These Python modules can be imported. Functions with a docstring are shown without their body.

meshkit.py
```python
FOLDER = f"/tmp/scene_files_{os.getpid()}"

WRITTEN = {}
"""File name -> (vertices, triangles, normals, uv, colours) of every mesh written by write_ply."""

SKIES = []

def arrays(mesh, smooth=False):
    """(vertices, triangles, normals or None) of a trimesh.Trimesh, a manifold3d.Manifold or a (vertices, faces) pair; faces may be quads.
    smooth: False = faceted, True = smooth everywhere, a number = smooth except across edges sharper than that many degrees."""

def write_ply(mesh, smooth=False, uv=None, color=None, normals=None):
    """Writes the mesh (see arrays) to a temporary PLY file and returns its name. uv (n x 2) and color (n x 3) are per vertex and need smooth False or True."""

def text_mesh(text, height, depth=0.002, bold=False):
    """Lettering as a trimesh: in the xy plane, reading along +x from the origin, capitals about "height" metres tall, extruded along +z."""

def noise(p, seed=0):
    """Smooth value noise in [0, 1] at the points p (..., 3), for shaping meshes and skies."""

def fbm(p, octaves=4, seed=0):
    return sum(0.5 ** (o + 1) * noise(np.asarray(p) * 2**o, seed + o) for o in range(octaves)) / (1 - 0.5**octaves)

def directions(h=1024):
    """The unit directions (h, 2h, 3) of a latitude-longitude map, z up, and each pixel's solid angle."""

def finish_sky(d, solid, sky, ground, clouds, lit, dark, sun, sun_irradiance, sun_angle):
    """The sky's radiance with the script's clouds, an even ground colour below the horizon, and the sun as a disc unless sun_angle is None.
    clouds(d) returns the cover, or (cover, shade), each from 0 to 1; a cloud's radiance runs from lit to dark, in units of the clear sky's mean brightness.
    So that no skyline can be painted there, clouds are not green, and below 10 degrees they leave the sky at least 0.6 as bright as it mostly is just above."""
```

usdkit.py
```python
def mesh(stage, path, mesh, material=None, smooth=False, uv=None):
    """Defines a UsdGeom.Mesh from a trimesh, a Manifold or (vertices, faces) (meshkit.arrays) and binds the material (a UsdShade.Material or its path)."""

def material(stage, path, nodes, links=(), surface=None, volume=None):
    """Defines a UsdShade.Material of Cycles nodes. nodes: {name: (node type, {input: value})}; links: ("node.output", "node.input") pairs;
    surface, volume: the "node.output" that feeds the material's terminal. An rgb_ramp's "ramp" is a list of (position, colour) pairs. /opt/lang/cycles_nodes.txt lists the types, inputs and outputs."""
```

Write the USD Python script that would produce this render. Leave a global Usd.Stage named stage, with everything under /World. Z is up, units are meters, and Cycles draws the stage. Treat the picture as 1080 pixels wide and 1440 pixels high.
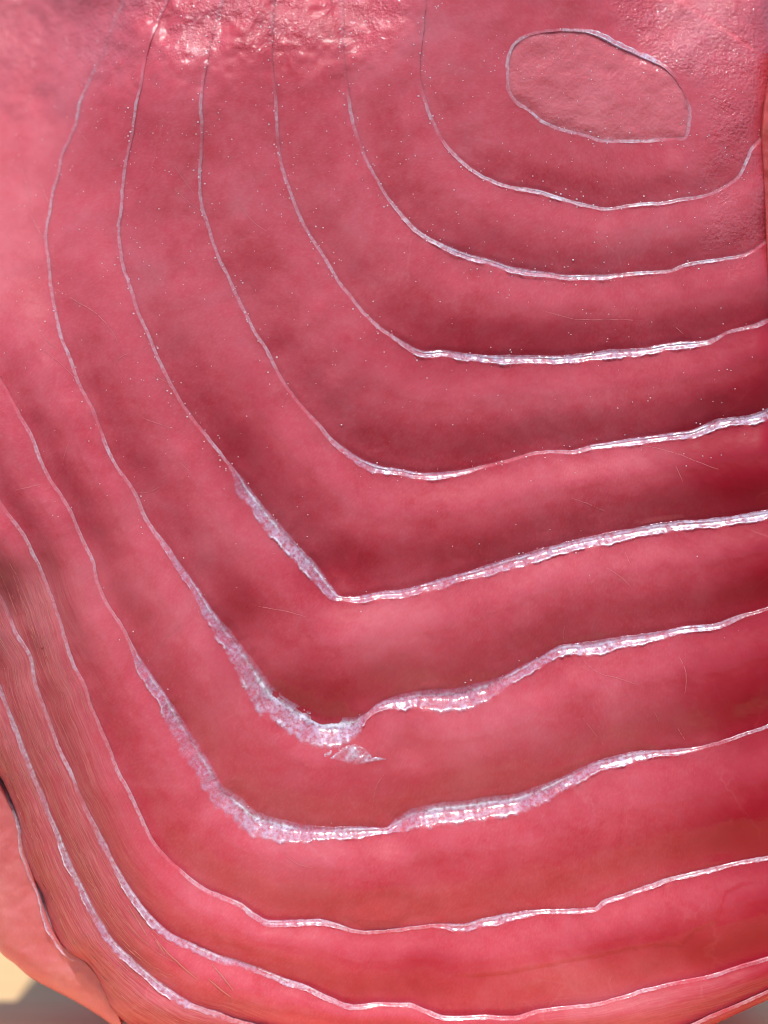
import math, sys
import numpy as np
sys.path.insert(0, '/opt/lang')
import usdkit, meshkit
from pxr import Usd, UsdGeom, UsdLux, UsdShade, Sdf, Gf, Vt
from scipy.interpolate import PchipInterpolator
from scipy.spatial import cKDTree

# ------------------------------------------------------------------ stage, camera, light
stage = Usd.Stage.CreateInMemory()
UsdGeom.SetStageUpAxis(stage, UsdGeom.Tokens.z)
UsdGeom.SetStageMetersPerUnit(stage, 1.0)
world = UsdGeom.Xform.Define(stage, '/World')
stage.SetDefaultPrim(world.GetPrim())
UsdGeom.Scope.Define(stage, '/World/Looks')

S = 0.12 / 1080.0            # metres per unit of the drawing grid (0.111 mm)
FLOOR = 1476.0               # row of the drawing grid on which the block stands
CAM_D = 0.46
EXPOSURE = 0.08
SUN_DIR = np.array([-0.065, -0.44, 0.88]); SUN_DIR /= np.linalg.norm(SUN_DIR)
SUN_I, SUN_ANGLE, SKY = 0.90, 1.0, 0.11

cam = UsdGeom.Camera.Define(stage, '/World/camera')
cam.AddTranslateOp().Set(Gf.Vec3d(0.0, -CAM_D, (FLOOR - 720) * S))
cam.AddRotateXOp().Set(90.0)
cam.CreateFocalLengthAttr(100.0)
cam.CreateHorizontalApertureAttr(0.12 / CAM_D * 100.0)
cam.CreateVerticalApertureAttr(0.16 / CAM_D * 100.0)
cam.CreateFStopAttr(5.6)
cam.CreateFocusDistanceAttr(CAM_D + 0.001)
cam.CreateClippingRangeAttr(Gf.Vec2f(0.02, 50.0))
cam.CreateExposureAttr(EXPOSURE)

elev = math.asin(SUN_DIR[2])
rot = math.atan2(SUN_DIR[0], SUN_DIR[1])
sky_m = usdkit.material(stage, '/World/Looks/sky_light', {
    'sky': ('sky_texture', {'sky_type': 'single_scattering', 'sun_disc': False, 'sun_elevation': elev, 'sun_rotation': rot}),
    'bg': ('background_shader', {'strength': SKY})}, [('sky.color', 'bg.color')], surface='bg.background')
dome = UsdLux.DomeLight.Define(stage, '/World/sky')
UsdShade.MaterialBindingAPI.Apply(dome.GetPrim()).Bind(sky_m)
dome.GetPrim().SetCustomDataByKey('kind', 'structure')
sun = UsdLux.DistantLight.Define(stage, '/World/sun')
sun.CreateIntensityAttr(SUN_I); sun.CreateAngleAttr(SUN_ANGLE)
sun.CreateColorAttr(Gf.Vec3f(1.0, 0.97, 0.93)); sun.CreateNormalizeAttr(True)
az = math.atan2(SUN_DIR[0], -SUN_DIR[1])
sun.AddRotateXYZOp().Set(Gf.Vec3f(90 - math.degrees(elev), 0, math.degrees(az)))   # local +z points to the sun

# ------------------------------------------------------------------ materials
def lin(a, b): return (a, b)

FLESH = dict(deep=(0.50, 0.026, 0.046), mid=(0.60, 0.066, 0.100), pale=(0.66, 0.165, 0.215), brown=(0.40, 0.12, 0.09))

def flesh_material(path, c, sss=0.0016, rough=0.48):
    n = {
        'g': ('geometry', {}), 'uv': ('uvmap', {'attribute': 'st'}),
        'at': ('attribute', {'attribute': 'm'}), 'sep': ('separate_color', {'color_type': 'rgb'}),
        'n1': ('noise_texture', {'scale': 55.0, 'detail': 5.0, 'roughness': 0.6, 'distortion': 0.6}),
        'r1': ('rgb_ramp', {'ramp': [(0.25, c['deep']), (0.52, c['mid']), (0.92, c['pale'])]}),
        'n2': ('noise_texture', {'scale': 420.0, 'detail': 6.0, 'roughness': 0.65}),
        'r2': ('rgb_ramp', {'ramp': [(0.35, (0, 0, 0)), (0.75, (1, 1, 1))]}),
        's2': ('math', {'math_type': 'multiply', 'value2': 0.30}),
        'mx2': ('mix_color', {'b': c['pale']}),
        # short grain of cut muscle fibres: across the band
        'mp3': ('mapping', {'scale': (36.0, 17.0, 1.0)}),
        'n3': ('noise_texture', {'scale': 1.0, 'detail': 3.0, 'roughness': 0.6, 'distortion': 0.5}),
        'r3': ('rgb_ramp', {'ramp': [(0.46, (0, 0, 0)), (0.78, (1, 1, 1))]}),
        's3': ('math', {'math_type': 'multiply', 'value2': 0.13}),
        'mx3': ('mix_color', {'b': (0.78, 0.34, 0.34)}),
        # brown fibres along the band
        'mp4': ('mapping', {'scale': (1.4, 46.0, 1.0)}),
        'n4': ('noise_texture', {'scale': 1.0, 'detail': 4.0, 'roughness': 0.7, 'distortion': 1.2}),
        'r4': ('rgb_ramp', {'ramp': [(0.38, (0.36, 0.05, 0.06)), (0.52, (0.46, 0.11, 0.11)), (0.66, (0.54, 0.20, 0.17))]}),
        'mx4': ('mix_color', {}),
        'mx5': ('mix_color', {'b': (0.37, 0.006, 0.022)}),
        'vor': ('voronoi_texture', {'feature': 'distance_to_edge', 'scale': 60.0}),
        'vd': ('noise_texture', {'scale': 90.0, 'detail': 4.0}),
        'vm': ('vector_math', {'math_type': 'scale', 'scale': 0.020}),
        'va': ('vector_math', {'math_type': 'add'}),
        'vr': ('rgb_ramp', {'ramp': [(0.0, (1, 1, 1)), (0.012, (0.5, 0.5, 0.5)), (0.03, (0, 0, 0))]}),
        'vn': ('noise_texture', {'scale': 70.0, 'detail': 2.0}),
        'vnr': ('rgb_ramp', {'ramp': [(0.52, (0, 0, 0)), (0.70, (0.09, 0.09, 0.09))]}),
        'vx': ('math', {'math_type': 'multiply'}),
        'mx6': ('mix_color', {'b': (0.80, 0.36, 0.36)}),
        'at2': ('attribute', {'attribute': 'm2'}), 'sp2': ('separate_color', {'color_type': 'rgb'}),
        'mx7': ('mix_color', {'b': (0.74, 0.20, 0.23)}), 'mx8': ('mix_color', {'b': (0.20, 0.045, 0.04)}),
        'b1': ('noise_texture', {'scale': 2000.0, 'detail': 3.0, 'roughness': 0.5}),
        'cw': ('math', {'math_type': 'multiply_add', 'value2': 0.75, 'value3': 0.25}),
        'bm': ('math', {'math_type': 'multiply_add', 'value2': 0.9, 'value3': 0.05}),
        'bump': ('bump', {'distance': 0.00042}),
        'rr': ('rgb_ramp', {'ramp': [(0.2, (rough - .08,) * 3), (0.8, (rough + .10,) * 3)]}),
        'p': ('principled_bsdf', {'subsurface_method': 'burley', 'subsurface_weight': 0.85, 'subsurface_scale': sss,
              'subsurface_radius': (1.0, 0.24, 0.26), 'subsurface_ior': 1.38, 'ior': 1.40,
              'specular_ior_level': 0.36, 'coat_roughness': 0.06, 'coat_ior': 1.6}),
    }
    l = [('g.position', 'n1.vector'), ('n1.fac', 'r1.fac'), ('g.position', 'n2.vector'), ('n2.fac', 'r2.fac'), ('r2.color', 's2.value1'),
         ('r1.color', 'mx2.a'), ('s2.value', 'mx2.fac'),
         ('uv.UV', 'mp3.vector'), ('mp3.vector', 'n3.vector'), ('n3.fac', 'r3.fac'), ('r3.color', 's3.value1'), ('mx2.result', 'mx3.a'), ('s3.value', 'mx3.fac'),
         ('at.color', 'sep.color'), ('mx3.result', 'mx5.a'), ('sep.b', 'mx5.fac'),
         ('uv.UV', 'mp4.vector'), ('mp4.vector', 'n4.vector'), ('n4.fac', 'r4.fac'), ('mx5.result', 'mx4.a'), ('r4.color', 'mx4.b'), ('sep.g', 'mx4.fac'),
         ('g.position', 'vd.vector'), ('vd.color', 'vm.vector1'), ('vm.vector', 'va.vector1'), ('g.position', 'va.vector2'), ('va.vector', 'vor.vector'),
         ('vor.distance', 'vr.fac'), ('g.position', 'vn.vector'), ('vn.fac', 'vnr.fac'), ('vr.color', 'vx.value1'), ('vnr.color', 'vx.value2'),
         ('mx4.result', 'mx6.a'), ('vx.value', 'mx6.fac'), ('at2.color', 'sp2.color'), ('mx6.result', 'mx7.a'), ('sp2.r', 'mx7.fac'), ('mx7.result', 'mx8.a'), ('sp2.g', 'mx8.fac'), ('mx8.result', 'p.base_color'),
         ('g.position', 'b1.vector'), ('b1.fac', 'bump.height'), ('sep.r', 'bm.value1'), ('bm.value', 'bump.strength'), ('bump.normal', 'p.normal'), ('bump.normal', 'p.coat_normal'),
         ('sep.r', 'cw.value1'), ('cw.value', 'p.coat_weight'), ('n2.fac', 'rr.fac'), ('rr.color', 'p.roughness')]
    return usdkit.material(stage, path, n, l, surface='p.BSDF')

M = {}
M['flesh'] = flesh_material('/World/Looks/red_flesh', FLESH)
M['flap'] = flesh_material('/World/Looks/pale_flesh', dict(deep=(0.56, 0.09, 0.10), mid=(0.62, 0.15, 0.16), pale=(0.68, 0.24, 0.22), brown=(0.4, .12, .09)), rough=0.45)
M['edge'] = flesh_material('/World/Looks/orange_flesh', dict(deep=(0.46, 0.025, 0.03), mid=(0.54, 0.055, 0.055), pale=(0.60, 0.15, 0.11), brown=(0.4, .12, .09)), rough=0.45)

M['membrane'] = usdkit.material(stage, '/World/Looks/membrane', {
    'g': ('geometry', {}), 'n': ('noise_texture', {'scale': 1500.0, 'detail': 4.0, 'roughness': 0.6}),
    'uv': ('uvmap', {'attribute': 'st'}), 'mp': ('mapping', {'scale': (20.0, 9.0, 1.0)}),
    'b': ('noise_texture', {'scale': 1.0, 'detail': 3.0, 'roughness': 0.6, 'distortion': 0.8}), 'bump': ('bump', {'strength': 0.4, 'distance': 0.00008}),
    'r': ('rgb_ramp', {'ramp': [(0.32, (0.58, 0.26, 0.42)), (0.50, (0.64, 0.44, 0.66)), (0.68, (0.78, 0.68, 0.92))]}),
    'at': ('attribute', {'attribute': 'm'}), 'sep': ('separate_color', {'color_type': 'rgb'}), 'mxw': ('mix_color', {'b': (0.90, 0.86, 0.98)}),
    'cov': ('rgb_ramp', {'ramp': [(0.34, (0.25, 0.25, 0.25)), (0.60, (1.25, 1.25, 1.25))]}),
    'fac': ('math', {'math_type': 'multiply', 'use_clamp': True}),
    'tr': ('transparent_bsdf', {}),
    'p': ('principled_bsdf', {'roughness': 0.24, 'ior': 1.45, 'specular_ior_level': 0.6, 'coat_weight': 1.0, 'coat_ior': 1.7, 'coat_roughness': 0.07}),
    'mix': ('mix_closure', {})},
    [('g.position', 'n.vector'), ('b.fac', 'r.fac'), ('r.color', 'mxw.a'), ('at.color', 'sep.color'), ('sep.g', 'mxw.fac'), ('mxw.result', 'p.base_color'), ('uv.UV', 'mp.vector'), ('mp.vector', 'b.vector'), ('b.fac', 'bump.height'), ('bump.normal', 'p.normal'), ('bump.normal', 'p.coat_normal'),
     ('n.fac', 'cov.fac'), ('cov.color', 'fac.value1'), ('sep.r', 'fac.value2'), ('fac.value', 'mix.fac'), ('tr.BSDF', 'mix.closure1'), ('p.BSDF', 'mix.closure2')], surface='mix.closure')
M['strand'] = usdkit.material(stage, '/World/Looks/strand', {'p': ('principled_bsdf', {'base_color': (0.65, 0.15, 0.17), 'roughness': 0.4})}, surface='p.BSDF')
M['fibre'] = usdkit.material(stage, '/World/Looks/tan_fibre', {'p': ('principled_bsdf', {'base_color': (0.58, 0.16, 0.14), 'roughness': 0.5})}, surface='p.BSDF')
M['drop'] = usdkit.material(stage, '/World/Looks/droplet', {'p': ('principled_bsdf', {'base_color': (0.84, 0.56, 0.63), 'roughness': 0.12, 'coat_weight': 1.0, 'coat_roughness': 0.05})}, surface='p.BSDF')  # pale base colour stands in for the glints on the beads
M['table'] = usdkit.material(stage, '/World/Looks/pale_board', {
    'g': ('geometry', {}), 'mp': ('mapping', {'scale': (6.0, 90.0, 6.0)}), 'n': ('noise_texture', {'scale': 3.0, 'detail': 6.0, 'roughness': 0.6, 'distortion': 0.4}),
    'r': ('rgb_ramp', {'ramp': [(0.3, (0.86, 0.52, 0.22)), (0.7, (0.92, 0.63, 0.32))]}),
    'bump': ('bump', {'strength': 0.2, 'distance': 0.0005}),
    'p': ('principled_bsdf', {'roughness': 0.55})},
    [('g.position', 'mp.vector'), ('mp.vector', 'n.vector'), ('n.fac', 'r.fac'), ('r.color', 'p.base_color'), ('n.fac', 'bump.height'), ('bump.normal', 'p.normal')], surface='p.BSDF')

# ------------------------------------------------------------------ helpers
def nz(x, y, s, seed=0):
    return meshkit.noise(np.stack([x / s, y / s, np.full(np.shape(x), 0.37)], -1), seed) * 2 - 1
def fb(x, y, s, seed=0, o=4):
    return meshkit.fbm(np.stack([x / s, y / s, np.full(np.shape(x), 0.37)], -1), o, seed) * 2 - 1
def ss(t):
    t = np.clip(t, 0, 1); return t * t * (3 - 2 * t)
def to_world(x, y, h):
    return np.stack([(x - 540) * S, -h * S, (FLOOR - y) * S], -1)
def dense(pts, step=1.5, wob=0.0, seed=0):
    p = np.asarray(pts, float)
    d = np.r_[0, np.cumsum(np.hypot(*np.diff(p, axis=0).T))]
    n = max(8, int(d[-1] / step)); t = np.linspace(0, d[-1], n)
    q = np.stack([PchipInterpolator(d, p[:, k])(t) for k in (0, 1)], 1)
    if wob:
        tg = np.gradient(q, axis=0); tg /= np.linalg.norm(tg, axis=1, keepdims=True) + 1e-9
        nn = np.stack([-tg[:, 1], tg[:, 0]], 1)
        a = nz(t, t * 0 + seed * 7.3, 26, seed) * wob + nz(t, t * 0 + seed * 3.1, 9, seed + 50) * wob * 0.45 + nz(t, t * 0, 4, seed + 90) * wob * 0.2
        fade = np.minimum(1, np.minimum(np.arange(n), n - 1 - np.arange(n)) / 12.0)
        q = q + nn * (a * fade)[:, None]
    return q
def numbered(path):
    if not stage.GetPrimAtPath(path): return path
    k = 1
    while stage.GetPrimAtPath(f'{path}_{k:03d}'): k += 1
    return f'{path}_{k:03d}'
def put(name, parent, v, f, mat, smooth=True, st=None, m=None, m2=None, label=None, kind=None):
    prim = usdkit.mesh(stage, numbered(parent + '/' + name), (v, f), mat, smooth=smooth, uv=st)
    if m is not None:
        UsdGeom.PrimvarsAPI(prim).CreatePrimvar('m', Sdf.ValueTypeNames.Color3fArray, 'vertex').Set(Vt.Vec3fArray.FromNumpy(np.asarray(m, np.float32)))
    if m2 is not None:
        UsdGeom.PrimvarsAPI(prim).CreatePrimvar('m2', Sdf.ValueTypeNames.Color3fArray, 'vertex').Set(Vt.Vec3fArray.FromNumpy(np.asarray(m2, np.float32)))
    if label: prim.GetPrim().SetCustomDataByKey('label', label)
    if kind: prim.GetPrim().SetCustomDataByKey('kind', kind)
    return prim
def tube_mesh(p, r, sides=6):
    p = np.asarray(p, float); n = len(p); r = np.broadcast_to(r, (n,))
    t = np.gradient(p, axis=0); t /= np.linalg.norm(t, axis=1, keepdims=True) + 1e-12
    a = np.cross(t, [0, 1.0, 0]); a /= np.linalg.norm(a, axis=1, keepdims=True) + 1e-12
    b = np.cross(t, a); an = np.arange(sides) * 2 * np.pi / sides
    v = p[:, None] + r[:, None, None] * (np.cos(an)[None, :, None] * a[:, None] + np.sin(an)[None, :, None] * b[:, None]) * 1.0
    v[..., 1] = p[:, None, 1] + (v[..., 1] - p[:, None, 1]) * 0.4
    i, j = np.meshgrid(np.arange(n - 1), np.arange(sides), indexing='ij')
    q = np.stack([i * sides + j, (i + 1) * sides + j, (i + 1) * sides + (j + 1) % sides, i * sides + (j + 1) % sides], -1).reshape(-1, 4)
    f = np.vstack([q[:, [0, 1, 2]], q[:, [0, 2, 3]]])
    v = v.reshape(-1, 3); c = len(v); v = np.vstack([v, p[:1], p[-1:]])
    k = np.arange(sides)
    f = np.vstack([f, np.stack([np.full(sides, c), k, (k + 1) % sides], 1), np.stack([np.full(sides, c + 1), (n - 1) * sides + (k + 1) % sides, (n - 1) * sides + k], 1)])
    return v, f

# ------------------------------------------------------------------ tabletop
def slab(x0, x1, y0, y1, z0, z1, c=0.003):
    import trimesh
    pts = [(x, y, z) for z, k in ((z0, 0), (z1 - c, 0), (z1, c)) for x in (x0 + k, x1 - k) for y in (y0 + k, y1 - k)]
    return trimesh.convex.convex_hull(np.array(pts))
tb = slab(-0.17, 0.19, -0.055, 0.19, -0.02, 0.0)
t = usdkit.mesh(stage, '/World/tabletop', tb, M['table'], smooth=20)
t.GetPrim().SetCustomDataByKey('kind', 'structure')
t.GetPrim().SetCustomDataByKey('label', 'pale cream tabletop under the raw fish, out of focus')

# ------------------------------------------------------------------ the drawing of the cut face
T, RX = -80.0, None
CX, CY = 850.0, 125.0
L0 = [(792,43),(820,44),(843,50),(870,63),(903,77),(933,92),(950,110),(962,130),(969,157),(967,180),(961,193),(933,194),(903,197),(870,197),(847,197),(827,191),(787,180),(763,170),(743,153),(725,140),(715,120),(715,93),(723,64),(747,50),(770,45),(792,43)]
L1 = [(604,-80),(599,0),(597,33),(593,63),(591,97),(595,123),(603,153),(610,170),(622,193),(637,213),(652,228),(680,247),(720,262),(757,267),(787,277),(820,286),(853,292),(887,287),(927,284),(960,278),(993,273),(1017,262),(1040,245),(1048,230),(1058,207),(1068,196),(1080,184)]
L2 = [(484,-80),(482,0),(482,33),(483,60),(485,83),(488,110),(492,140),(497,170),(507,200),(515,220),(530,250),(547,277),(563,297),(587,322),(607,336),(637,351),(663,360),(687,366),(720,376),(763,383),(807,388),(837,388),(887,383),(937,380),(973,368),(1020,362),(1047,357),(1078,337),(1088,330)]
L3 = [(392,-80),(384,0),(382,50),(383,87),(388,133),(390,167),(392,200),(397,230),(407,263),(418,293),(433,323),(455,358),(473,387),(500,423),(533,458),(560,477),(600,495),(620,494),(660,499),(717,502),(787,502),(830,498),(870,493),(907,490),(953,483),(992,479),(1027,465),(1060,457),(1080,449),(1092,444)]
L4 = [(345,-80),(310,0),(296,50),(292,80),(287,110),(283,150),(285,180),(283,217),(282,247),(284,283),(292,313),(307,358),(322,390),(338,423),(356,460),(377,493),(390,520),(407,547),(427,573),(450,598),(470,620),(500,642),(533,657),(573,663),(600,667),(637,664),(677,655),(720,645),(763,634),(803,634),(833,627),(863,622),(907,616),(973,607),(1013,592),(1053,587),(1080,578),(1094,572)]
L5 = [(262,-80),(228,0),(206,60),(197,110),(190,143),(185,180),(177,213),(172,240),(170,283),(166,313),(168,350),(173,375),(185,407),(193,433),(208,467),(220,497),(233,523),(247,550),(267,582),(290,612),(320,650),(340,677),(377,727),(413,767),(443,800),(468,832),(476,839),(500,841),(533,836),(567,832),(600,823),(647,810),(717,789),(770,773),(807,763),(860,752),(907,743),(950,736),(1003,732),(1080,720),(1112,715)]
L6 = [(196,-80),(150,20),(122,90),(103,133),(98,160),(88,183),(78,207),(72,237),(65,267),(61,297),(58,330),(63,360),(68,397),(75,433),(83,470),(97,500),(110,537),(127,567),(140,600),(163,653),(187,688),(203,722),(213,740),(233,767),(253,797),(277,830),(300,867),(320,893),(343,925),(360,949),(380,976),(400,993),(430,1010),(457,1020),(493,1017),(512,1008),(533,993),(557,985),(593,978),(637,977),(667,970),(693,963),(720,949),(753,932),(793,912),(830,908),(880,898),(920,893),(967,883),(1003,880),(1040,867),(1080,855),(1112,845)]
L7 = [(-66,430),(-30,490),(-4,527),(10,550),(27,583),(43,610),(57,647),(70,673),(87,697),(100,720),(113,753),(130,790),(137,817),(150,847),(173,883),(187,913),(207,947),(227,977),(250,1013),(270,1047),(290,1079),(310,1112),(333,1130),(360,1152),(393,1161),(427,1167),(470,1169),(503,1167),(540,1168),(560,1157),(587,1143),(620,1138),(650,1135),(680,1130),(720,1126),(753,1115),(787,1100),(820,1085),(833,1078),(870,1067),(907,1060),(947,1057),(987,1052),(1027,1040),(1080,1022),(1112,1010)]
L8 = [(-66,570),(-28,650),(0,705),(33,753),(50,787),(67,827),(80,863),(90,893),(100,927),(117,960),(130,997),(157,1060),(165,1082),(180,1110),(197,1147),(213,1180),(237,1210),(263,1233),(290,1252),(337,1272),(360,1289),(377,1297),(410,1298),(443,1296),(473,1302),(493,1309),(513,1313),(540,1312),(573,1308),(613,1303),(653,1304),(680,1297),(720,1289),(753,1283),(797,1282),(837,1279),(850,1269),(880,1260),(927,1243),(953,1235),(1000,1224),(1040,1215),(1080,1207),(1112,1200)]
L9 = [(-66,720),(-28,794),(5,850),(20,887),(43,927),(50,960),(67,1007),(83,1053),(98,1082),(110,1113),(127,1147),(143,1180),(160,1213),(180,1250),(200,1277),(220,1300),(243,1318),(267,1330),(300,1344),(360,1363),(393,1377),(427,1388),(460,1403),(500,1416),(533,1413),(573,1413),(600,1423),(627,1431),(667,1430),(717,1432),(760,1421),(820,1415),(870,1405),(907,1393),(953,1383),(1003,1372),(1050,1358),(1110,1340)]
L10 = [(-66,840),(-28,908),(-4,955),(7,983),(23,1023),(40,1070),(47,1087),(67,1137),(83,1177),(100,1220),(120,1260),(140,1297),(160,1327),(187,1353),(213,1377),(240,1397),(267,1413),(300,1424),(333,1437),(420,1454),(600,1463),(800,1462),(930,1456),(1014,1424),(1108,1382)]
L11 = [(-66,985),(-28,1055),(0,1103),(13,1130),(25,1167),(28,1197),(40,1233),(55,1263),(63,1293),(77,1327),(93,1347),(117,1360),(130,1377),(140,1400),(150,1425),(185,1452),(300,1470),(600,1475),(820,1475),(945,1468),(1018,1440),(1064,1419),(1108,1400)]
RIGHT = [(1108,1400),(1112,1200),(1112,1010),(1112,845),(1112,715),(1094,572),(1096,500),(1092,444),(1094,400),(1088,330),(1090,270),(1080,184),(1086,120),(1092,50),(1106,-80)]
W = {  # width of the bare membrane below each line: (column, row, width)
 0: [(792,43,5),(850,55,9),(910,80,8),(950,110,4),(967,160,2.5),(900,197,3.5),(800,185,3),(730,145,2.5),(716,100,2),(740,52,2)],
 1: [(600,-60,2),(592,90,2),(622,193,3),(680,247,5),(757,268,6),(850,292,4.5),(930,284,4),(1017,262,3.5),(1060,205,5)],
 2: [(482,0,2),(495,160,2),(530,250,3.5),(600,332,6),(700,370,8),(760,383,7.5),(830,388,6.5),(940,380,4.5),(1020,362,4.5),(1080,337,5)],
 3: [(384,0,2.5),(390,170,2.5),(410,270,3),(480,400,4),(560,477,6),(640,497,10),(760,503,11),(870,494,11),(950,484,10),(995,479,6),(1030,465,3),(1070,452,6)],
 4: [(296,50,2.5),(285,180,2.5),(292,313,3),(380,500,3.5),(450,600,5),(520,652,10),(590,666,9),(680,655,5),(760,634,4),(850,625,7),(900,617,9),(1000,598,11),(1080,578,13)],
 5: [(206,60,3),(185,180,3),(168,350,3),(240,540,3.5),(325,655,5),(342,680,13),(380,728,17),(440,800,17),(468,832,14),(478,840,4),(510,840,9),(600,823,10),(700,793,13),(800,765,14),(900,744,14),(1000,732,12),(1080,720,11)],
 6: [(120,90,3),(78,207,3),(60,320,3),(97,500,4),(163,653,3),(205,722,5),(235,770,7),(270,820,9),(300,867,14),(343,925,25),(400,993,32),(450,1018,36),(490,1017,30),(512,1008,5),(535,992,12),(600,978,26),(660,971,25),(710,955,15),(790,912,12),(830,908,17),(900,896,13),(980,882,8),(1040,867,6),(1080,855,4)],
 7: [(0,530,4),(60,650,4),(130,790,3),(180,900,4),(210,950,12),(250,1013,20),(300,1100,24),(350,1146,27),(390,1160,25),(440,1168,17),(510,1167,15),(542,1168,7),(565,1155,20),(620,1138,26),(700,1128,25),(760,1112,20),(820,1085,15),(870,1067,15),(930,1058,9),(1000,1048,5),(1080,1022,4)],
 8: [(0,705,2.5),(80,863,3),(157,1060,3),(213,1180,4),(337,1272,6),(380,1297,8),(450,1297,8),(540,1312,2.5),(600,1304,3),(650,1303,10),(700,1294,11),(760,1283,6),(850,1269,6),(930,1242,6),(1080,1207,5)],
 9: [(20,887,2.5),(83,1053,3),(143,1180,6),(200,1277,9),(267,1330,10),(340,1357,8),(430,1389,7),(500,1416,6),(573,1413,5),(620,1430,6),(717,1432,6),(770,1420,4),(900,1395,3),(1080,1350,3)],
 10: [(7,983,6),(30,1040,7),(67,1137,6),(100,1220,8),(140,1297,9),(187,1353,10),(240,1397,9),(333,1437,6),(600,1463,3),(1000,1415,2)],
 11: [(0,1103,4),(30,1200,5),(63,1293,8),(93,1347,6),(120,1362,4),(150,1425,2),(600,1475,2),(1108,1384,2)]}

CURVE = {0: dense(L0, 1.3, .8, 1)}
for k, c in enumerate([L1, L2, L3, L4, L5, L6, L7, L8, L9, L10, L11], 1):
    CURVE[k] = dense(c, 1.3, 1.3, k + 1)
CURVE[0][-1] = CURVE[0][0]
def inner(k): return CURVE[k]
LEFT = [(-66, -80), (-66, 430), (-66, 570), (-66, 720), (-66, 840), (-66, 985)]
def seg(a, b): return dense([a, b], 1.5)
right_d = dense(RIGHT, 2.0)
TOP_L, TOP_R = (-66, -80), (1106, -80)
OUTER = {}
cr = right_d[right_d[:, 1] < CURVE[1][-1, 1]]
OUTER[0] = None
ring_out = np.vstack([CURVE[1], cr, seg(TOP_R, (604, -80))[1:]])
for k in range(1, 6): OUTER[k] = CURVE[k + 1]
OUTER[6] = np.vstack([seg(LEFT[0], LEFT[1])[:-1], CURVE[7]])
for k in range(7, 11): OUTER[k] = np.vstack([seg(LEFT[k - 6], LEFT[k - 5])[:-1], CURVE[k + 1]])
OUTLINE = np.vstack([seg(TOP_L, LEFT[-1]), CURVE[11], right_d, seg(TOP_R, TOP_L)])
out_tree = cKDTree(OUTLINE)
trees = {k: cKDTree(c) for k, c in CURVE.items()}
WID = {}
for k, lst in W.items():
    a = np.array(lst, float); idx = trees[k].query(a[:, :2])[1]; o = np.argsort(idx)
    ar = np.arange(len(CURVE[k]))
    w = np.interp(ar, idx[o], a[o, 2]) if k else np.interp(ar, np.r_[idx[o] - len(ar), idx[o], idx[o] + len(ar)], np.tile(a[o, 2], 3))
    ker = np.exp(-np.linspace(-2, 2, 25) ** 2); ker /= ker.sum()
    w = np.convolve(np.pad(w, 12, mode='edge'), ker, 'valid')
    WID[k] = np.maximum(1.5, w * (1 + 0.22 * nz(ar, ar * 0 + k * 9.1, 22, k) + 0.12 * nz(ar, ar * 0 + k, 7, k)))

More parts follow.
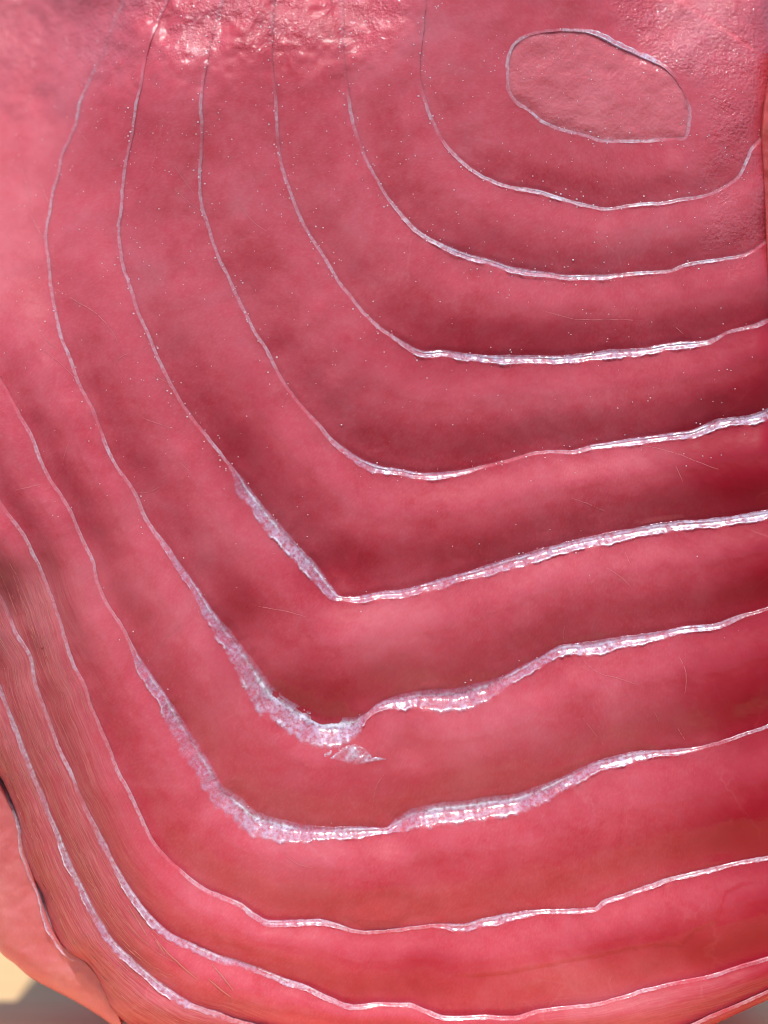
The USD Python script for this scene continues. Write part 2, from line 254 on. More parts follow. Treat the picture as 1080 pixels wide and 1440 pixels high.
GLINTS = {0: [(850,55,40),(910,80,40),(900,197,30)], 1: [(650,230,40),(700,256,45),(760,268,40),(860,290,60),(940,283,60)],  # spots where glints are painted white onto the membranes
 2: [(590,320,60),(650,356,40),(710,374,50),(820,388,40),(940,380,60),(1010,363,40)], 3: [(610,495,30),(680,500,50),(760,503,50),(850,496,50),(940,486,50)],
 4: [(510,648,35),(570,663,40),(870,622,40),(1000,597,60),(1060,585,40)], 5: [(400,757,75),(780,770,30),(840,757,40),(930,740,50),(1040,727,60)],
 6: [(380,990,60),(470,1030,35),(810,912,25),(860,904,30),(900,898,30),(980,884,40)], 7: [(350,1150,55),(390,1168,25),(480,1172,30),(630,1142,35),(690,1135,40),(900,1066,40)],
 8: [(680,1298,35),(460,1300,40),(960,1232,60),(340,1275,20)], 9: [(200,1277,60),(270,1330,60),(420,1390,60),(640,1430,60)], 10: [(100,1220,60),(200,1365,80)], 11: [(30,1190,30),(65,1300,40)]}
# ------------------------------------------------------------------ relief
def rough_zone(x, y):
    e = 22 * fb(x, y, 70, 5)
    a = ss((np.interp(x, [-30, 60, 180, 300, 420, 520, 640], [150, 140, 110, 104, 100, 86, 20]) + 2.2 * e + 20 - y) / 120) * ss((640 - x) / 140) * ss(0.75 + 1.5 * fb(x, y, 40, 12))
    b = ss((135 + 1.2 * e - y + 0.12 * (x - 900)) / 70) * ss((x - 800 + 0.6 * e) / 110) * ss((160 - y) / 60 + (x - 975) / 60)
    c = ss((x - 965 + 1.3 * e) / 60) * ss((420 - y) / 120) * ss(0.55 + 1.6 * fb(x, y, 55, 9))
    d = ss((105 + e - y) / 60) * ss((220 - x) / 120)
    return np.clip(np.maximum(np.maximum(a, b), np.maximum(0.8 * c, d)), 0, 1)
DIMPLES = [(572,1052,34,9),(548,1168,34,5),(590,1222,30,6),(555,1345,75,12),(640,1360,60,8),(500,1262,36,-3),(545,1245,36,-4),(505,905,60,-5),(430,985,50,4),(350,880,40,5),(480,800,40,5),(30,830,60,10)]
def base_h(x, y):
    d = out_tree.query(np.stack([x, y], -1))[0]
    R = np.interp(x, [0, 300, 800, 1000], [44.0, 60.0, 60.0, 34.0])
    q = np.clip(1 - d / R, 0, 1)
    h = -0.75 * R * (1 - np.sqrt(np.maximum(0, 1 - q * q * 0.96)))
    e = 20 * fb(x, y, 80, 5)
    sp = lambda z, c: 0.5 * (z + np.sqrt(z * z + c * c))
    edge = np.interp(x, [-30, 60, 180, 300, 420, 520, 640], [165, 150, 118, 102, 98, 80, 20])
    k1 = sp(edge - 15 + 3.5 * e - y, 60) * ss((660 - x) / 160)
    k2 = sp(105 + 2 * e - y, 60) * ss((x - 760) / 200)
    h -= (0.42 - 0.12 * ss((230 - x) / 150)) * k1 + 0.34 * k2
    h -= 0.12 * np.maximum(0, x - 960) * ss((520 - y) / 200)
    h -= 200.0 * ss((270 - x) / 320) * ss((640 - y) / 700)
    ys = np.interp(x, [600, 633, 673, 720, 770, 837, 887, 930, 960, 976, 1006, 1022, 1047], [1371, 1371, 1371, 1365, 1355, 1343, 1332, 1327, 1327, 1308, 1295, 1254, 1242]) + 1.5 * nz(x, x * 0, 7, 71)
    h -= 2.0 * ss((y - ys) / 4) * (1 - ss((y - ys) / 60)) * ss((x - 620) / 60) * ss((1070 - x) / 40)
    h += 9 * fb(x, y, 260, 21, 3) + 3.2 * fb(x, y, 85, 22, 3) + 0.8 * nz(x, y, 26, 23)
    for a, b, r, s in DIMPLES:
        h -= s * np.exp(-((x - a) ** 2 + (y - b) ** 2) / (r * r))
    rz = rough_zone(x, y)
    u, v = x * 0.80 + y * 0.6, -x * 0.6 + y * 0.80
    h += rz * (0.5 * nz(x, y, 19, 31) + 0.3 * nz(x, y, 8, 32) + 0.4 * nz(x, y, 5.0, 36))
    # diagonal folds of the torn top-left corner
    h += rz * ss((430 - x) / 120) * 3 * nz(u / 3.0, v, 24, 33)
    h += 0.20 * nz(x, y, 7, 34) + 0.10 * nz(x, y, 3.6, 35)
    # fine cracks
    for a, b, c, d2 in ((958, -10, 1062, 62),):
        ax, ay = c - a, d2 - b; L = math.hypot(ax, ay)
        tt = np.clip(((x - a) * ax + (y - b) * ay) / L / L, 0, 1)
        dd = np.hypot(x - a - tt * ax, y - b - tt * ay)
        h -= 2.5 * np.exp(-(dd / 1.8) ** 2)
    return h, rz, d
def fib_mask(x, y):
    e = 26 * fb(x, y, 60, 44)
    a = ss((150 + e + 0.24 * (y - 900) * (y > 900) - x) / 90) * ss((y - 740 + e) / 110) * ss((1460 - y) / 60)
    b = ss((y - 1395 - 0.10 * np.abs(x - 300) * 0) / 30) * ss((420 - x) / 120) * 0.8
    c = ss((y - (1400 - 0.10 * (x - 700)) + e * 0.5) / 30) * ss((x - 640) / 200) * 0.55
    return np.clip(np.maximum(np.maximum(a * 0.66, b * 0.8), c * 0.6), 0, 1)
def pale_glow_mask(x, y):
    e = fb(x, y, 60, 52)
    a = 0.36 * ss((230 - x + 60 * e) / 260) * ss((560 - y) / 300)  # glow of light at the upper left, painted as paler flesh
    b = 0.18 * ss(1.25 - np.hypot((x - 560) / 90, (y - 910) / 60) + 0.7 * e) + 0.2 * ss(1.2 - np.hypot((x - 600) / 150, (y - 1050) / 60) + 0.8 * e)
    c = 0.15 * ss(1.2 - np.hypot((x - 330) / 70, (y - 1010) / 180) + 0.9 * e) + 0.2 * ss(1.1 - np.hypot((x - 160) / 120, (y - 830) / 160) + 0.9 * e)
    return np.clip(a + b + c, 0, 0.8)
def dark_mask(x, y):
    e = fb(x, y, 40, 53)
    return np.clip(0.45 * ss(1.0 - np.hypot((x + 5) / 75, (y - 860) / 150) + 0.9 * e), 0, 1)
def shade_blobs(x, y):  # pillow shade along the flakes, painted as deeper red
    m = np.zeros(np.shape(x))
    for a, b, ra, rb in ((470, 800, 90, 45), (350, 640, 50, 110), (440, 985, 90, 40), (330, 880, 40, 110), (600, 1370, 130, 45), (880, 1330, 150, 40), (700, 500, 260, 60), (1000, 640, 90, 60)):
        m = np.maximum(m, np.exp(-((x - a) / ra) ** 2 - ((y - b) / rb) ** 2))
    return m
def deep_shade_mask(x, y):  # deeper red at right and in drifts, plus the blobs of painted shade
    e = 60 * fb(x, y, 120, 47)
    return np.clip(0.85 * ss((x - 860 + e) / 230) * ss((y - 260) / 260) + 0.25 * ss((x - 300) / 200) * ss((y - 500) / 300) * ss(0.5 + fb(x, y, 90, 48)) + 0.50 * ss(shade_blobs(x, y) * (1.0 + 0.7 * fb(x, y, 50, 49))), 0, 1)

def relief(k, x, y, rout=None, pin=True, wo=4.0, pk=1.0):
    """height on the band outside line k; rout = distance to the band's outer line; also the distance q from line k"""
    h, rz, d = base_h(x, y)
    if pin:
        q, i = trees[k].query(np.stack([x, y], -1))
        w = WID[k][i]
        G = 0.42 * w * ss(w / 7.0)
        if k == 0: G = G * np.clip((y - 115) / 40, -0.5, 1)
    else:
        q, w, G = np.full(x.shape, 1e3), 1.0, 0.0
    r = rout if rout is not None else np.full(x.shape, 60.0)
    Wd = np.minimum(q, 400) + r
    P = pk * np.minimum(18.0, 0.18 * Wd) * (0.35 + 0.65 * ss((y - 300) / 450))
    h = h - (G * (1 - ss(q / w)) if pin else 0) - P * (0.8 if k else 0.1) * (1 - ss(q / (0.42 * Wd + 1e-6))) * (1.0 if pin else 0)
    h = h - P * (1 - ss(r / (0.55 * Wd + 1e-6))) ** 1.4 - 0.24 * wo * ss(wo / 7.0) * np.exp(-(r / (2.0 + 0.55 * wo)) ** 2)
    return h, q, rz

# ------------------------------------------------------------------ the block
BLOCK = '/World/fish_loin'
root = UsdGeom.Xform.Define(stage, BLOCK).GetPrim()
root.SetCustomDataByKey('label', 'raw red tuna loin block, cut face with pale curved membrane lines')
root.SetCustomDataByKey('category', 'raw fish')
DEPTH = 400.0
SURF = []

def ang(p):
    return np.mod(np.arctan2(-(p[:, 0] - CX), -(p[:, 1] - CY)), 2 * np.pi)
def param(c, closed=False):
    a = ang(c)
    if closed:
        a = np.unwrap(a)
    s = np.r_[0, np.cumsum(np.hypot(*np.diff(c, axis=0).T))]
    a = np.maximum.accumulate(a) if a[-1] > a[0] else np.maximum.accumulate(-a)
    t = (a - a[0]) / (a[-1] - a[0])
    t = 0.9 * t + 0.1 * s / s[-1]
    return t, s
def band(k, ci, co, name='muscle_flake', step=2.3, closed=False, mat='flesh', label=None):
    ti, si = param(ci, closed); to, so = param(co, closed)
    g = np.linspace(0, 1, 6000)
    sg = np.maximum.accumulate(np.maximum(np.interp(g, ti, si), np.interp(g, to, so)))
    cum = np.r_[0, np.cumsum(np.maximum(np.abs(np.diff(np.interp(g, ti, si))), np.abs(np.diff(np.interp(g, to, so)))))]
    n = int(cum[-1] / step); tt = np.interp(np.linspace(0, cum[-1], n), cum, g)
    A = np.stack([np.interp(tt, ti, ci[:, j]) for j in (0, 1)], 1)
    B = np.stack([np.interp(tt, to, co[:, j]) for j in (0, 1)], 1)
    wmax = np.percentile(np.hypot(*(B - A).T), 90)
    m = max(10, int(wmax / (step * 1.15)))
    v = np.linspace(0, 1, m); v = 0.72 * v + 0.28 * (0.5 - 0.5 * np.cos(np.pi * v))
    P = A[:, None] * (1 - v[None, :, None]) + B[:, None] * v[None, :, None]
    if closed: P = P[:-1]; n -= 1
    x, y = P[..., 0], P[..., 1]
    # hairline gap between flakes
    r = cKDTree(co).query(P)[0]
    ko = k + 1 if k else 1
    r2, io = trees[ko].query(P); wo = np.where(r2 < r + 2, WID[ko][io], 2.0)
    h, q, rz = relief(k, x, y, r, wo=wo)
    V = to_world(x, y, h).reshape(-1, 3)
    idx = np.arange(n * m).reshape(n, m)
    if closed: idx = np.vstack([idx, idx[:1]])
    a, b, c, d = idx[:-1, :-1], idx[1:, :-1], idx[1:, 1:], idx[:-1, 1:]
    F = np.vstack([np.stack([a, b, c], -1).reshape(-1, 3), np.stack([a, c, d], -1).reshape(-1, 3)])
    # closed solid: loops carried to the back
    hb = -DEPTH
    def back(row): return to_world(row[:, 0], row[:, 1], np.full(len(row), hb))
    nb = len(V); Pi, Po = P[:, 0], P[:, -1]
    Vr = V.reshape(n, m, 3)
    V = np.vstack([V, back(Pi), back(Po), Vr[:, 0], Vr[:, -1]])
    ib = nb + np.arange(n); ob = nb + n + np.arange(n)
    fi = nb + 2 * n + np.arange(n); fo = nb + 3 * n + np.arange(n)
    if closed: ib = np.r_[ib, ib[0]]; ob = np.r_[ob, ob[0]]; fi = np.r_[fi, fi[0]]; fo = np.r_[fo, fo[0]]
    quads = [np.stack([fi[1:], fi[:-1], ib[:-1], ib[1:]], -1), np.stack([fo[:-1], fo[1:], ob[1:], ob[:-1]], -1), np.stack([ib[1:], ib[:-1], ob[:-1], ob[1:]], -1)]
    for Q in quads: F = np.vstack([F, Q[:, [0, 1, 2]], Q[:, [0, 2, 3]]])
    if not closed:
        for row, i0, o0, rev in ((idx[0], ib[0], ob[0], False), (idx[-1], ib[-1], ob[-1], True)):
            # fan from the back inner corner
            fan = np.stack([np.full(m - 1, i0), row[:-1], row[1:]], -1); last = np.array([[i0, row[-1], o0]])
            e = np.vstack([fan, last]); F = np.vstack([F, e[:, ::-1] if rev else e])
    # orientation: front faces must look to -y
    tri = V[F[:200]]; nn = np.cross(tri[:, 1] - tri[:, 0], tri[:, 2] - tri[:, 0]).sum(0)
    if nn[1] > 0: F = F[:, ::-1]
    su = np.r_[0, np.cumsum(np.hypot(*np.diff((P[:, 0] + P[:, -1]) / 2, axis=0).T))]
    st = np.stack([np.broadcast_to(su[:, None], (n, m)) / 100, np.minimum(q, 300) / 100 + k * 3.3], -1).reshape(-1, 2)
    st = np.vstack([st, np.zeros((4 * n, 2))])
    mk = np.stack([rz, fib_mask(x, y), deep_shade_mask(x, y)], -1).reshape(-1, 3)
    mk = np.vstack([mk, np.zeros((4 * n, 3))])
    m2 = np.vstack([np.stack([pale_glow_mask(x, y), dark_mask(x, y), 0 * x], -1).reshape(-1, 3), np.zeros((4 * n, 3))])
    SURF.append(np.stack([x, y, h], -1).reshape(-1, 3))
    return put(name, BLOCK, V, F, M[mat], smooth=50 if False else True, st=st, m=mk, m2=m2, label=label)

# innermost oval
def disc():
    c = CURVE[0][:-1][::2]; n = len(c); m = 40
    v = np.linspace(1, 0.02, m); ctr = np.array([843.0, 122.0])
    P = ctr + (c[:, None] - ctr) * v[None, :, None]
    x, y = P[..., 0], P[..., 1]
    r = cKDTree(CURVE[0]).query(P)[0]
    h, q, rz = relief(0, x, y, r, pin=False, pk=0.15, wo=2.0)
    h = h + 1 - 1.5 * (1 - ss(r / 14)) + 0.9 * nz(x, y, 11, 61)
    V = to_world(x, y, h).reshape(-1, 3); idx = np.arange(n * m).reshape(n, m); idx = np.vstack([idx, idx[:1]])
    a, b, cc, d = idx[:-1, :-1], idx[1:, :-1], idx[1:, 1:], idx[:-1, 1:]
    F = np.vstack([np.stack([a, b, cc], -1).reshape(-1, 3), np.stack([a, cc, d], -1).reshape(-1, 3)])
    cx = to_world(ctr[0], ctr[1], h[:, -1].mean()); bk = to_world(ctr[0], ctr[1], -DEPTH)
    nb = len(V); rim = V.reshape(n, m, 3)[:, 0]; V = np.vstack([V, cx[None], to_world(c[:, 0], c[:, 1], np.full(n, -DEPTH)), bk[None], rim])
    fr = np.r_[nb + 2 + n + np.arange(n), nb + 2 + n]
    ib = np.r_[nb + 1 + np.arange(n), nb + 1]
    F = np.vstack([F, np.stack([idx[:-1, -1], idx[1:, -1], np.full(n, nb)], -1)])
    Q = np.stack([fr[1:], fr[:-1], ib[:-1], ib[1:]], -1)
    F = np.vstack([F, Q[:, [0, 1, 2]], Q[:, [0, 2, 3]], np.stack([ib[1:], ib[:-1], np.full(n, nb + 1 + n)], -1)])
    tri = V[F[:200]]; nn = np.cross(tri[:, 1] - tri[:, 0], tri[:, 2] - tri[:, 0]).sum(0)
    if nn[1] > 0: F = F[:, ::-1]
    st = np.zeros((len(V), 2)); st[:nb] = (P / 100).reshape(-1, 2)
    mk = np.zeros((len(V), 3)); mk[:nb, 0] = (0.5 + 0 * rz).ravel()
    SURF.append(np.stack([x, y, h], -1).reshape(-1, 3))
    m2 = np.zeros((len(V), 3)); m2[:nb, 0] = (0.36 + 0.4 * fb(x, y, 40, 55)).ravel().clip(0, 1); mk[:nb, 0] *= 0.6
    put('muscle_flake', BLOCK, V, F, M['flesh'], st=st, m=mk, m2=m2, label='oval innermost flake of red flesh')
disc()
c0 = CURVE[0][:-1]; i0 = np.argmin(ang(c0)); c0 = np.roll(c0, -i0, axis=0); c0 = np.vstack([c0, c0[:1]])
if ang(c0[:40])[-1] < ang(c0[:40])[0] or ang(c0)[30] > np.pi: c0 = c0[::-1]
r0 = ring_out; i0 = np.argmin(ang(r0)); r0 = np.roll(r0, -i0, axis=0); r0 = np.vstack([r0, r0[:1]])
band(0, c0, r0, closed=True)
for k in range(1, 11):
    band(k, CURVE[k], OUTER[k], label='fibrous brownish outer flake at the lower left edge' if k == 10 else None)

surf = np.vstack(SURF); surf_tree = cKDTree(surf[:, :2])
def hs(x, y):
    return surf[surf_tree.query(np.stack([x, y], -1))[1], 2]

# ------------------------------------------------------------------ membranes
OT = {0: cKDTree(ring_out), **{k: cKDTree(OUTER[k]) for k in range(1, 11)}}
def membrane(k, lo=0, hi=None, closed=False, label=None):
    c = CURVE[k][lo:hi]; w = WID[k][lo:hi]
    if closed: c = c[:-1]; w = w[:-1]
    w = np.maximum(w, 4.6); n = len(c)
    cs = c.copy()
    tg = np.roll(cs, -4, 0) - np.roll(cs, 4, 0) if closed else np.gradient(cs, axis=0)
    if not closed:
        ker = np.ones(9) / 9
        tg = np.stack([np.convolve(np.pad(tg[:, j], 4, mode='edge'), ker, 'valid') for j in (0, 1)], 1)
    tg /= np.linalg.norm(tg, axis=1, keepdims=True) + 1e-9
    nn = np.stack([-tg[:, 1], tg[:, 0]], 1)                       # pick the side of the outer band
    mid = n // 2
    if k == 0:
        if np.dot(nn[mid], c[mid] - np.array([843., 122.])) < 0: nn = -nn
    elif np.dot(nn[mid], c[mid] - np.array([CX, CY])) < 0: nn = -nn
    m = 16
    v = np.r_[-0.30, -0.14, np.linspace(-0.02, 1.0, m - 2)]
    s = np.arange(n) * 1.3
    edge_j = 1 + 0.12 * nz(s, s * 0 + k, 14, 70 + k) + 0.10 * nz(s, s * 0 + k, 3, 80 + k)
    qq = v[None, :] * (w * edge_j)[:, None]
    P = c[:, None] + nn[:, None] * qq[..., None]
    x, y = P[..., 0], P[..., 1]
    rc = np.full(x.shape, 90.0); wo = 4.0
    if k < 11:
        rc = OT[k].query(P)[0]; wo = WID[k + 1][trees[k + 1].query(P)[1]]
    h, q, rz = relief(k, x, y, rc, wo=wo)
    S2 = np.broadcast_to(s[:, None], (n, m))
    vv = np.broadcast_to(v[None], (n, m)); ww = np.broadcast_to(w[:, None], (n, m))
    amp = np.minimum(1.0, ww / 9.0) * (0.3 if k == 0 else 1.0)
    ridg = nz(S2, vv * ww * 0.5 + 40 * k, 7.0, 91) * 1.5 + nz(S2 + vv * 3, vv * ww, 3.4, 92) * 0.8    # cross wrinkles
    bead = np.exp(-((vv - 0.80) / 0.09) ** 2) * 1.8 * ss(0.45 + 1.5 * nz(S2, S2 * 0 + k, 16, 93)) + np.exp(-((vv - 0.05) / 0.10) ** 2) * 1.6 * ss(0.55 + 1.4 * nz(S2, S2 * 0 + k + 5, 24, 97))
    h = h + 0.30 + 1.3 * amp + amp * (0.28 * ridg + bead)
    h[:, -1] -= 0.5 + 0.5 * amp[:, -1]
    h[:, 0] -= 0.9
    if not closed:
        h[:2] -= 1.0; h[-2:] -= 1.0
    V = to_world(x, y, h).reshape(-1, 3)
    Vb = to_world(x, y, h - 3.0).reshape(-1, 3)
    idx = np.arange(n * m).reshape(n, m); N = n * m
    if closed: idx = np.vstack([idx, idx[:1]])
    a, b, cc, d = idx[:-1, :-1], idx[1:, :-1], idx[1:, 1:], idx[:-1, 1:]
    F = np.vstack([np.stack([a, b, cc], -1).reshape(-1, 3), np.stack([a, cc, d], -1).reshape(-1, 3)])
    F = np.vstack([F, F[:, ::-1] + N])
    for e, rev in ((idx[:, 0], False), (idx[:, -1], True)):
        Q = np.stack([e[1:], e[:-1], e[:-1] + N, e[1:] + N], -1)
        if rev: Q = Q[:, ::-1]
        F = np.vstack([F, Q[:, [0, 1, 2]], Q[:, [0, 2, 3]]])
    if not closed:
        for e, rev in ((idx[0], False), (idx[-1], True)):
            Q = np.stack([e[:-1], e[1:], e[1:] + N, e[:-1] + N], -1)
            if rev: Q = Q[:, ::-1]
            F = np.vstack([F, Q[:, [0, 1, 2]], Q[:, [0, 2, 3]]])
    V = np.vstack([V, Vb])
    tri = V[F[:200]]; nrm = np.cross(tri[:, 1] - tri[:, 0], tri[:, 2] - tri[:, 0]).sum(0)
    if nrm[1] > 0: F = F[:, ::-1]
    glint_amt = np.zeros(x.shape)
    for sx, sy, sr in GLINTS.get(k, ()): glint_amt = np.maximum(glint_amt, np.exp(-(((x - sx) ** 2 + (y - sy) ** 2) / sr ** 2) ** 1.5))
    glint_amt = ss(glint_amt * (1.05 + 0.5 * nz(S2, S2 * 0 + k, 12, 96)))
    lip_glint = np.exp(-((vv - 0.05) / 0.10) ** 2) * ss(0.55 + 1.4 * nz(S2, S2 * 0 + k + 5, 24, 97)) + np.exp(-((vv - 0.80) / 0.09) ** 2) * ss(0.45 + 1.5 * nz(S2, S2 * 0 + k, 16, 93))
    fade = (1 - ss((vv - 0.62 + 0.30 * nz(S2, vv * ww, 6, 95)) / 0.36)) * ss((vv + 0.34) / 0.34)
    body = (0.30 + 0.16 * ss((ww - 2.0) / 8.0)) * (0.85 + 0.5 * nz(S2, vv * ww + 9 * k, 34, 98)) * (1 - (1 - ss((ww - 4) / 4)) * (0.35 - 1.3 * nz(S2, S2 * 0 + 3 * k, 40, 99)))
    mm = np.clip(fade * (body + 0.15 * glint_amt) + 0.9 * lip_glint * (0.40 * ss((ww - 4.5) / 4) + 0.60 * glint_amt) * (vv > 0), 0, 1)
    wh = np.clip(0.22 * glint_amt + 0.8 * lip_glint + 0.75 * ss((9 - ww) / 4), 0, 1)  # lip lines and spots whitened as painted glints; narrow lines also paler
    mw = np.tile(np.stack([mm, wh, glint_amt], -1).reshape(-1, 3), (2, 1))
    st = np.tile(np.stack([S2 / 100, vv * ww / 100], -1).reshape(-1, 2), (2, 1))
    put('membrane', BLOCK, V, F, M['membrane'], st=st, m=mw, label=label)
membrane(0, closed=True, label='thin pale membrane ringing the oval')
for k in range(1, 11): membrane(k, label={5: 'sharply bent membrane line with a ladder-like stretch whitened by painted glints', 6: 'broad lavender membrane folded at its lowest bend'}.get(k))
membrane(11, 0, int(0.33 * len(CURVE[11])), label='pale membrane along the lower left edge')

# torn glossy tail of the broad membrane, below its bend
def patch(poly_a, poly_b, name, mat, lift=1.0, seed=0, rid=2.0, label=None):
    A, B = dense(poly_a, 1.5), dense(poly_b, 1.5); n = max(len(A), len(B)); m = 22
    rs = lambda c: np.stack([np.interp(np.linspace(0, 1, n), np.linspace(0, 1, len(c)), c[:, j]) for j in (0, 1)], 1)
    A, B = rs(A), rs(B); v = np.linspace(0, 1, m)
    P = A[:, None] * (1 - v[None, :, None]) + B[:, None] * v[None, :, None]
    x, y = P[..., 0], P[..., 1]
    h = hs(x, y) + lift + rid * nz(x * 0.8 + y * 0.9, (x - y) * 0.3, 8, seed) + 0.6 * rid * nz(x, y, 3.5, seed + 1)
    e = np.minimum(v, 1 - v)[None]; h = h - 3 * (1 - ss(e / 0.12)); h[:3] -= 1.5; h[-3:] -= 1.5
    V = to_world(x, y, h).reshape(-1, 3); N = n * m
    idx = np.arange(N).reshape(n, m)
    a, b, cc, d = idx[:-1, :-1], idx[1:, :-1], idx[1:, 1:], idx[:-1, 1:]
    F = np.vstack([np.stack([a, b, cc], -1).reshape(-1, 3), np.stack([a, cc, d], -1).reshape(-1, 3)])
    F = np.vstack([F, F[:, ::-1] + N])
    loop = np.r_[idx[:, 0], idx[-1, 1:], idx[-2::-1, -1], idx[0, -2::-1]]
    Q = np.stack([loop[1:], loop[:-1], loop[:-1] + N, loop[1:] + N], -1)
    F = np.vstack([F, Q[:, [0, 1, 2]], Q[:, [0, 2, 3]]])
    V = np.vstack([V, to_world(x, y, h - 4).reshape(-1, 3)])
    tri = V[F[:200]]; nrm = np.cross(tri[:, 1] - tri[:, 0], tri[:, 2] - tri[:, 0]).sum(0)
    if nrm[1] > 0: F = F[:, ::-1]
    put(name, BLOCK, V, F, M[mat], st=np.tile(np.stack([x / 100, y / 100], -1).reshape(-1, 2), (2, 1)), m=np.tile(np.stack([0.75 * ss(np.minimum(v, 1 - v)[None] / 0.35) * (0.7 + 0.9 * nz(x * 0.8 + y * 0.9, (x - y) * 0.25, 6, 77)), 0.5 + 0 * x, 1 + 0 * x], -1).reshape(-1, 3).clip(0, 1), (2, 1)), label=label)  # second mask channel whitens the tail as a painted glint
patch([(452, 1062), (478, 1048), (500, 1044), (512, 1050), (524, 1062), (546, 1066)], [(452, 1066), (474, 1071), (498, 1078), (516, 1075), (530, 1071), (546, 1069)], 'membrane', 'membrane', 0.8, 5, 2.4, 'short torn glossy membrane tail below the bend')
# ------------------------------------------------------------------ flap and side strip
def sheet(inner_pts, outer_pts, h0, name, mat, label, roll=40, depth=160, seed=3):
    A, B = dense(inner_pts, 3), dense(outer_pts, 3); n = max(len(A), len(B)); m = 34
    rs = lambda c: np.stack([np.interp(np.linspace(0, 1, n), np.linspace(0, 1, len(c)), c[:, j]) for j in (0, 1)], 1)
    A, B = rs(A), rs(B); v = np.linspace(0, 1, m)
    P = A[:, None] * (1 - v[None, :, None]) + B[:, None] * v[None, :, None]
    x, y = P[..., 0], P[..., 1]; r = cKDTree(B).query(P)[0]
    q = np.clip(1 - r / roll, 0, 1)
    h = h0 - roll * (1 - np.sqrt(np.maximum(0, 1 - q * q * 0.98))) + 7 * fb(x, y, 50, seed) + 1.2 * nz(x, y, 13, seed)
    if name == 'belly_flap':
        x, y = 540 + (x - 540) * 1.014, 720 + (y - 720) * 1.014
    V = to_world(x, y, h).reshape(-1, 3); N = n * m; idx = np.arange(N).reshape(n, m)
    a, b, cc, d = idx[:-1, :-1], idx[1:, :-1], idx[1:, 1:], idx[:-1, 1:]
    F = np.vstack([np.stack([a, b, cc], -1).reshape(-1, 3), np.stack([a, cc, d], -1).reshape(-1, 3)])
    F = np.vstack([F, F[:, ::-1] + N])
    loop = np.r_[idx[:, 0], idx[-1, 1:], idx[-2::-1, -1], idx[0, -2::-1]]
    Q = np.stack([loop[1:], loop[:-1], loop[:-1] + N, loop[1:] + N], -1)
    F = np.vstack([F, Q[:, [0, 1, 2]], Q[:, [0, 2, 3]]])
    V = np.vstack([V, to_world(x, y, h * 0 + h0 - depth).reshape(-1, 3)])
    tri = V[F[:200]]; nrm = np.cross(tri[:, 1] - tri[:, 0], tri[:, 2] - tri[:, 0]).sum(0)
    if nrm[1] > 0: F = F[:, ::-1]
    st = np.tile(np.stack([x / 100, y / 100], -1).reshape(-1, 2), (2, 1))
    put(name, BLOCK, V, F, M[mat], st=st, m=np.zeros((len(V), 3)), m2=np.zeros((len(V), 3)), label=label)
sheet([(-40,1030),(-20,1060),(10,1115),(38,1190),(60,1262),(85,1320),(125,1352),(152,1390),(172,1440)],
      [(-90,1040),(-78,1090),(-50,1180),(-16,1290),(-2,1340),(20,1358),(43,1378),(67,1391),(100,1408),(143,1434),(165,1450)],
      -36, 'belly_flap', 'flap', 'pale pink flap of flesh behind the lower left edge')
sheet([(1098,60),(1086,105),(1077,150),(1074,190),(1076,235),(1079,300),(1082,380),(1085,470),(1090,540)],
      [(1136,50),(1136,110),(1136,160),(1136,200),(1136,300),(1136,400),(1136,470),(1138,550)], -18, 'side_strip', 'edge', 'orange side strip of flesh along the right edge', roll=30)

# ------------------------------------------------------------------ strands, fibres, moisture
TR = [[(58,492),(85,512),(108,537)],[(54,463),(62,476),(82,490)],[(15,223),(30,265),(36,290)],[(33,293),(43,313),(58,333)],[(45,247),(60,280)],[(100,170),(115,190)],
 [(245,233),(260,255),(275,275)],[(245,265),(265,283),(285,298)],[(333,283),(350,305),(375,325)],[(73,403),(88,411),(110,425),(135,440),(155,463),(165,480)],[(160,512),(173,500),(180,497)],
 [(213,523),(225,533),(236,538)],[(200,587),(220,595),(238,601)],[(97,623),(90,640),(88,655)],[(253,650),(265,662)],[(190,693),(215,690),(228,680),(236,670)],[(20,690),(40,685),(60,680)],
 [(763,437),(800,447),(815,450),(880,450),(905,450)],[(947,457),(963,470)],[(907,627),(950,637),(985,652),(1010,660)],[(960,677),(950,655)],[(803,700),(850,718)],[(880,777),(887,795)],
 [(850,797),(870,810),(887,825)],[(793,900),(795,875)],[(820,927),(840,945),(880,957),(897,963)],[(950,917),(965,950),(963,975)],[(920,1000),(927,1015)],[(953,1023),(965,1042)],
 [(820,1010),(855,1055)],[(363,853),(393,858),(430,868)],[(257,880),(235,897),(220,915)],[(540,1090),(528,1110),(525,1130)],[(397,1195),(410,1210),(440,1220)]]
rng = np.random.default_rng(7)
for i, pl in enumerate(TR):
    p = dense(pl, 2.0, 1.6, 200 + i); n = len(p)
    r = 0.55 * np.sin(np.pi * np.linspace(0.08, 0.92, n)) ** 0.5
    h = hs(p[:, 0], p[:, 1]) - 0.05
    v, f = tube_mesh(to_world(p[:, 0], p[:, 1], h), r * S)
    put('connective_strand', BLOCK, v, f, M['strand'])
for i, pl in enumerate([[(180,1273),(192,1293),(207,1317)],[(213,1313),(228,1332),(245,1350),(277,1377)],[(297,1357),(315,1377),(328,1393)],[(293,1377),(308,1390),(325,1403)],[(218,1322),(232,1342)]]):
    p = dense(pl, 2.0, 1.2, 300 + i); n = len(p)
    v, f = tube_mesh(to_world(p[:, 0], p[:, 1], hs(p[:, 0], p[:, 1]) + 0.2), 1.2 * np.sin(np.pi * np.linspace(.08, .92, n)) ** .5 * S)
    put('tan_fibre', BLOCK, v, f, M['fibre'])
vs, fs, off = [], [], 0
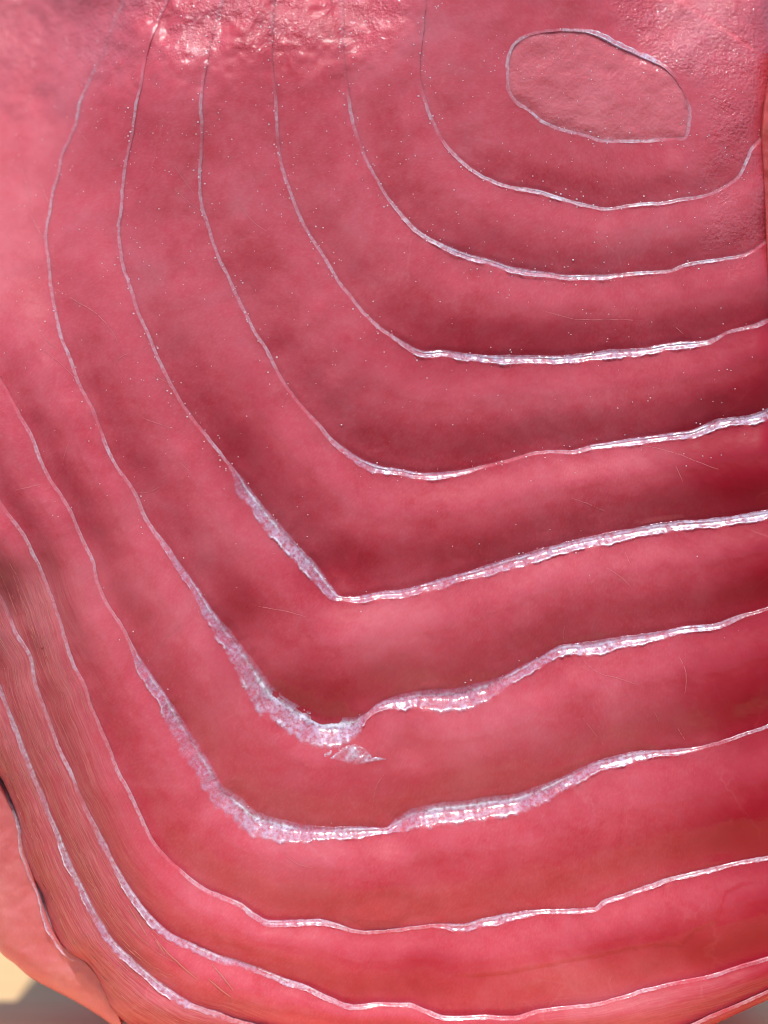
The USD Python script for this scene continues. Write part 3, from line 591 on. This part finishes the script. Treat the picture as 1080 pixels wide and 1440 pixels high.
for k, cnt in ((8, 30), (9, 70), (10, 50)):
    c = CURVE[k]; tg = np.gradient(c, axis=0); tg /= np.linalg.norm(tg, axis=1, keepdims=True)
    nn = np.stack([-tg[:, 1], tg[:, 0]], 1)
    if np.dot(nn[len(nn) // 2], c[len(c) // 2] - np.array([CX, CY])) < 0: nn = -nn
    ok = np.where((c[:, 0] > -10) & (c[:, 0] < (210 if k > 8 else 120)) & (c[:, 1] > 760))[0]
    for j in range(cnt):
        i0 = rng.choice(ok); L = int(rng.uniform(25, 95)); ii = np.arange(i0, min(len(c) - 1, i0 + L), 3)
        if len(ii) < 5: continue
        o = rng.uniform(9, 60); 
        p = c[ii] + nn[ii] * (o + nz(ii * 1.0, ii * 0.0 + j, 22, j) * 3)[:, None]
        if (trees[k + 1].query(p)[0] < 5).any(): continue
        n = len(p)
        v, f = tube_mesh(to_world(p[:, 0], p[:, 1], hs(p[:, 0], p[:, 1]) - 0.1), 0.6 * np.sin(np.pi * np.linspace(.06, .94, n)) ** .5 * S, 5)
        vs.append(v); fs.append(f + off); off += len(v)
put('brown_fibres', BLOCK, np.vstack(vs), np.vstack(fs), M['fibre'], kind='stuff')
import trimesh
ico = trimesh.creation.icosphere(subdivisions=1)
vs, fs, off = [], [], 0
def drop(x, y, r):
    global off
    v = ico.vertices * np.array([r * rng.uniform(.8, 1.3), r * 0.55, r]) * S
    h = hs(np.array([x]), np.array([y]))[0]
    vs.append(v + to_world(x, y, h)); fs.append(ico.faces + off); off += len(v)
for k, cnt in ((1, 60), (2, 90), (3, 90), (4, 90), (5, 110), (6, 50), (7, 20), (0, 30)):
    c = CURVE[k]; n = len(c)
    for j in range(cnt):
        i = int(n * rng.beta(1.1, 1.6)); o = rng.normal(0, 12)
        drop(c[i, 0] + o, c[i, 1] + rng.normal(0, 8), rng.uniform(0.5, 1.4))
for j in range(700):
    drop(rng.uniform(0, 1075), 40 + 900 * rng.beta(1, 2.6), rng.uniform(0.4, 0.95))
put('wet_droplets', BLOCK, np.vstack(vs), np.vstack(fs), M['drop'], kind='stuff')
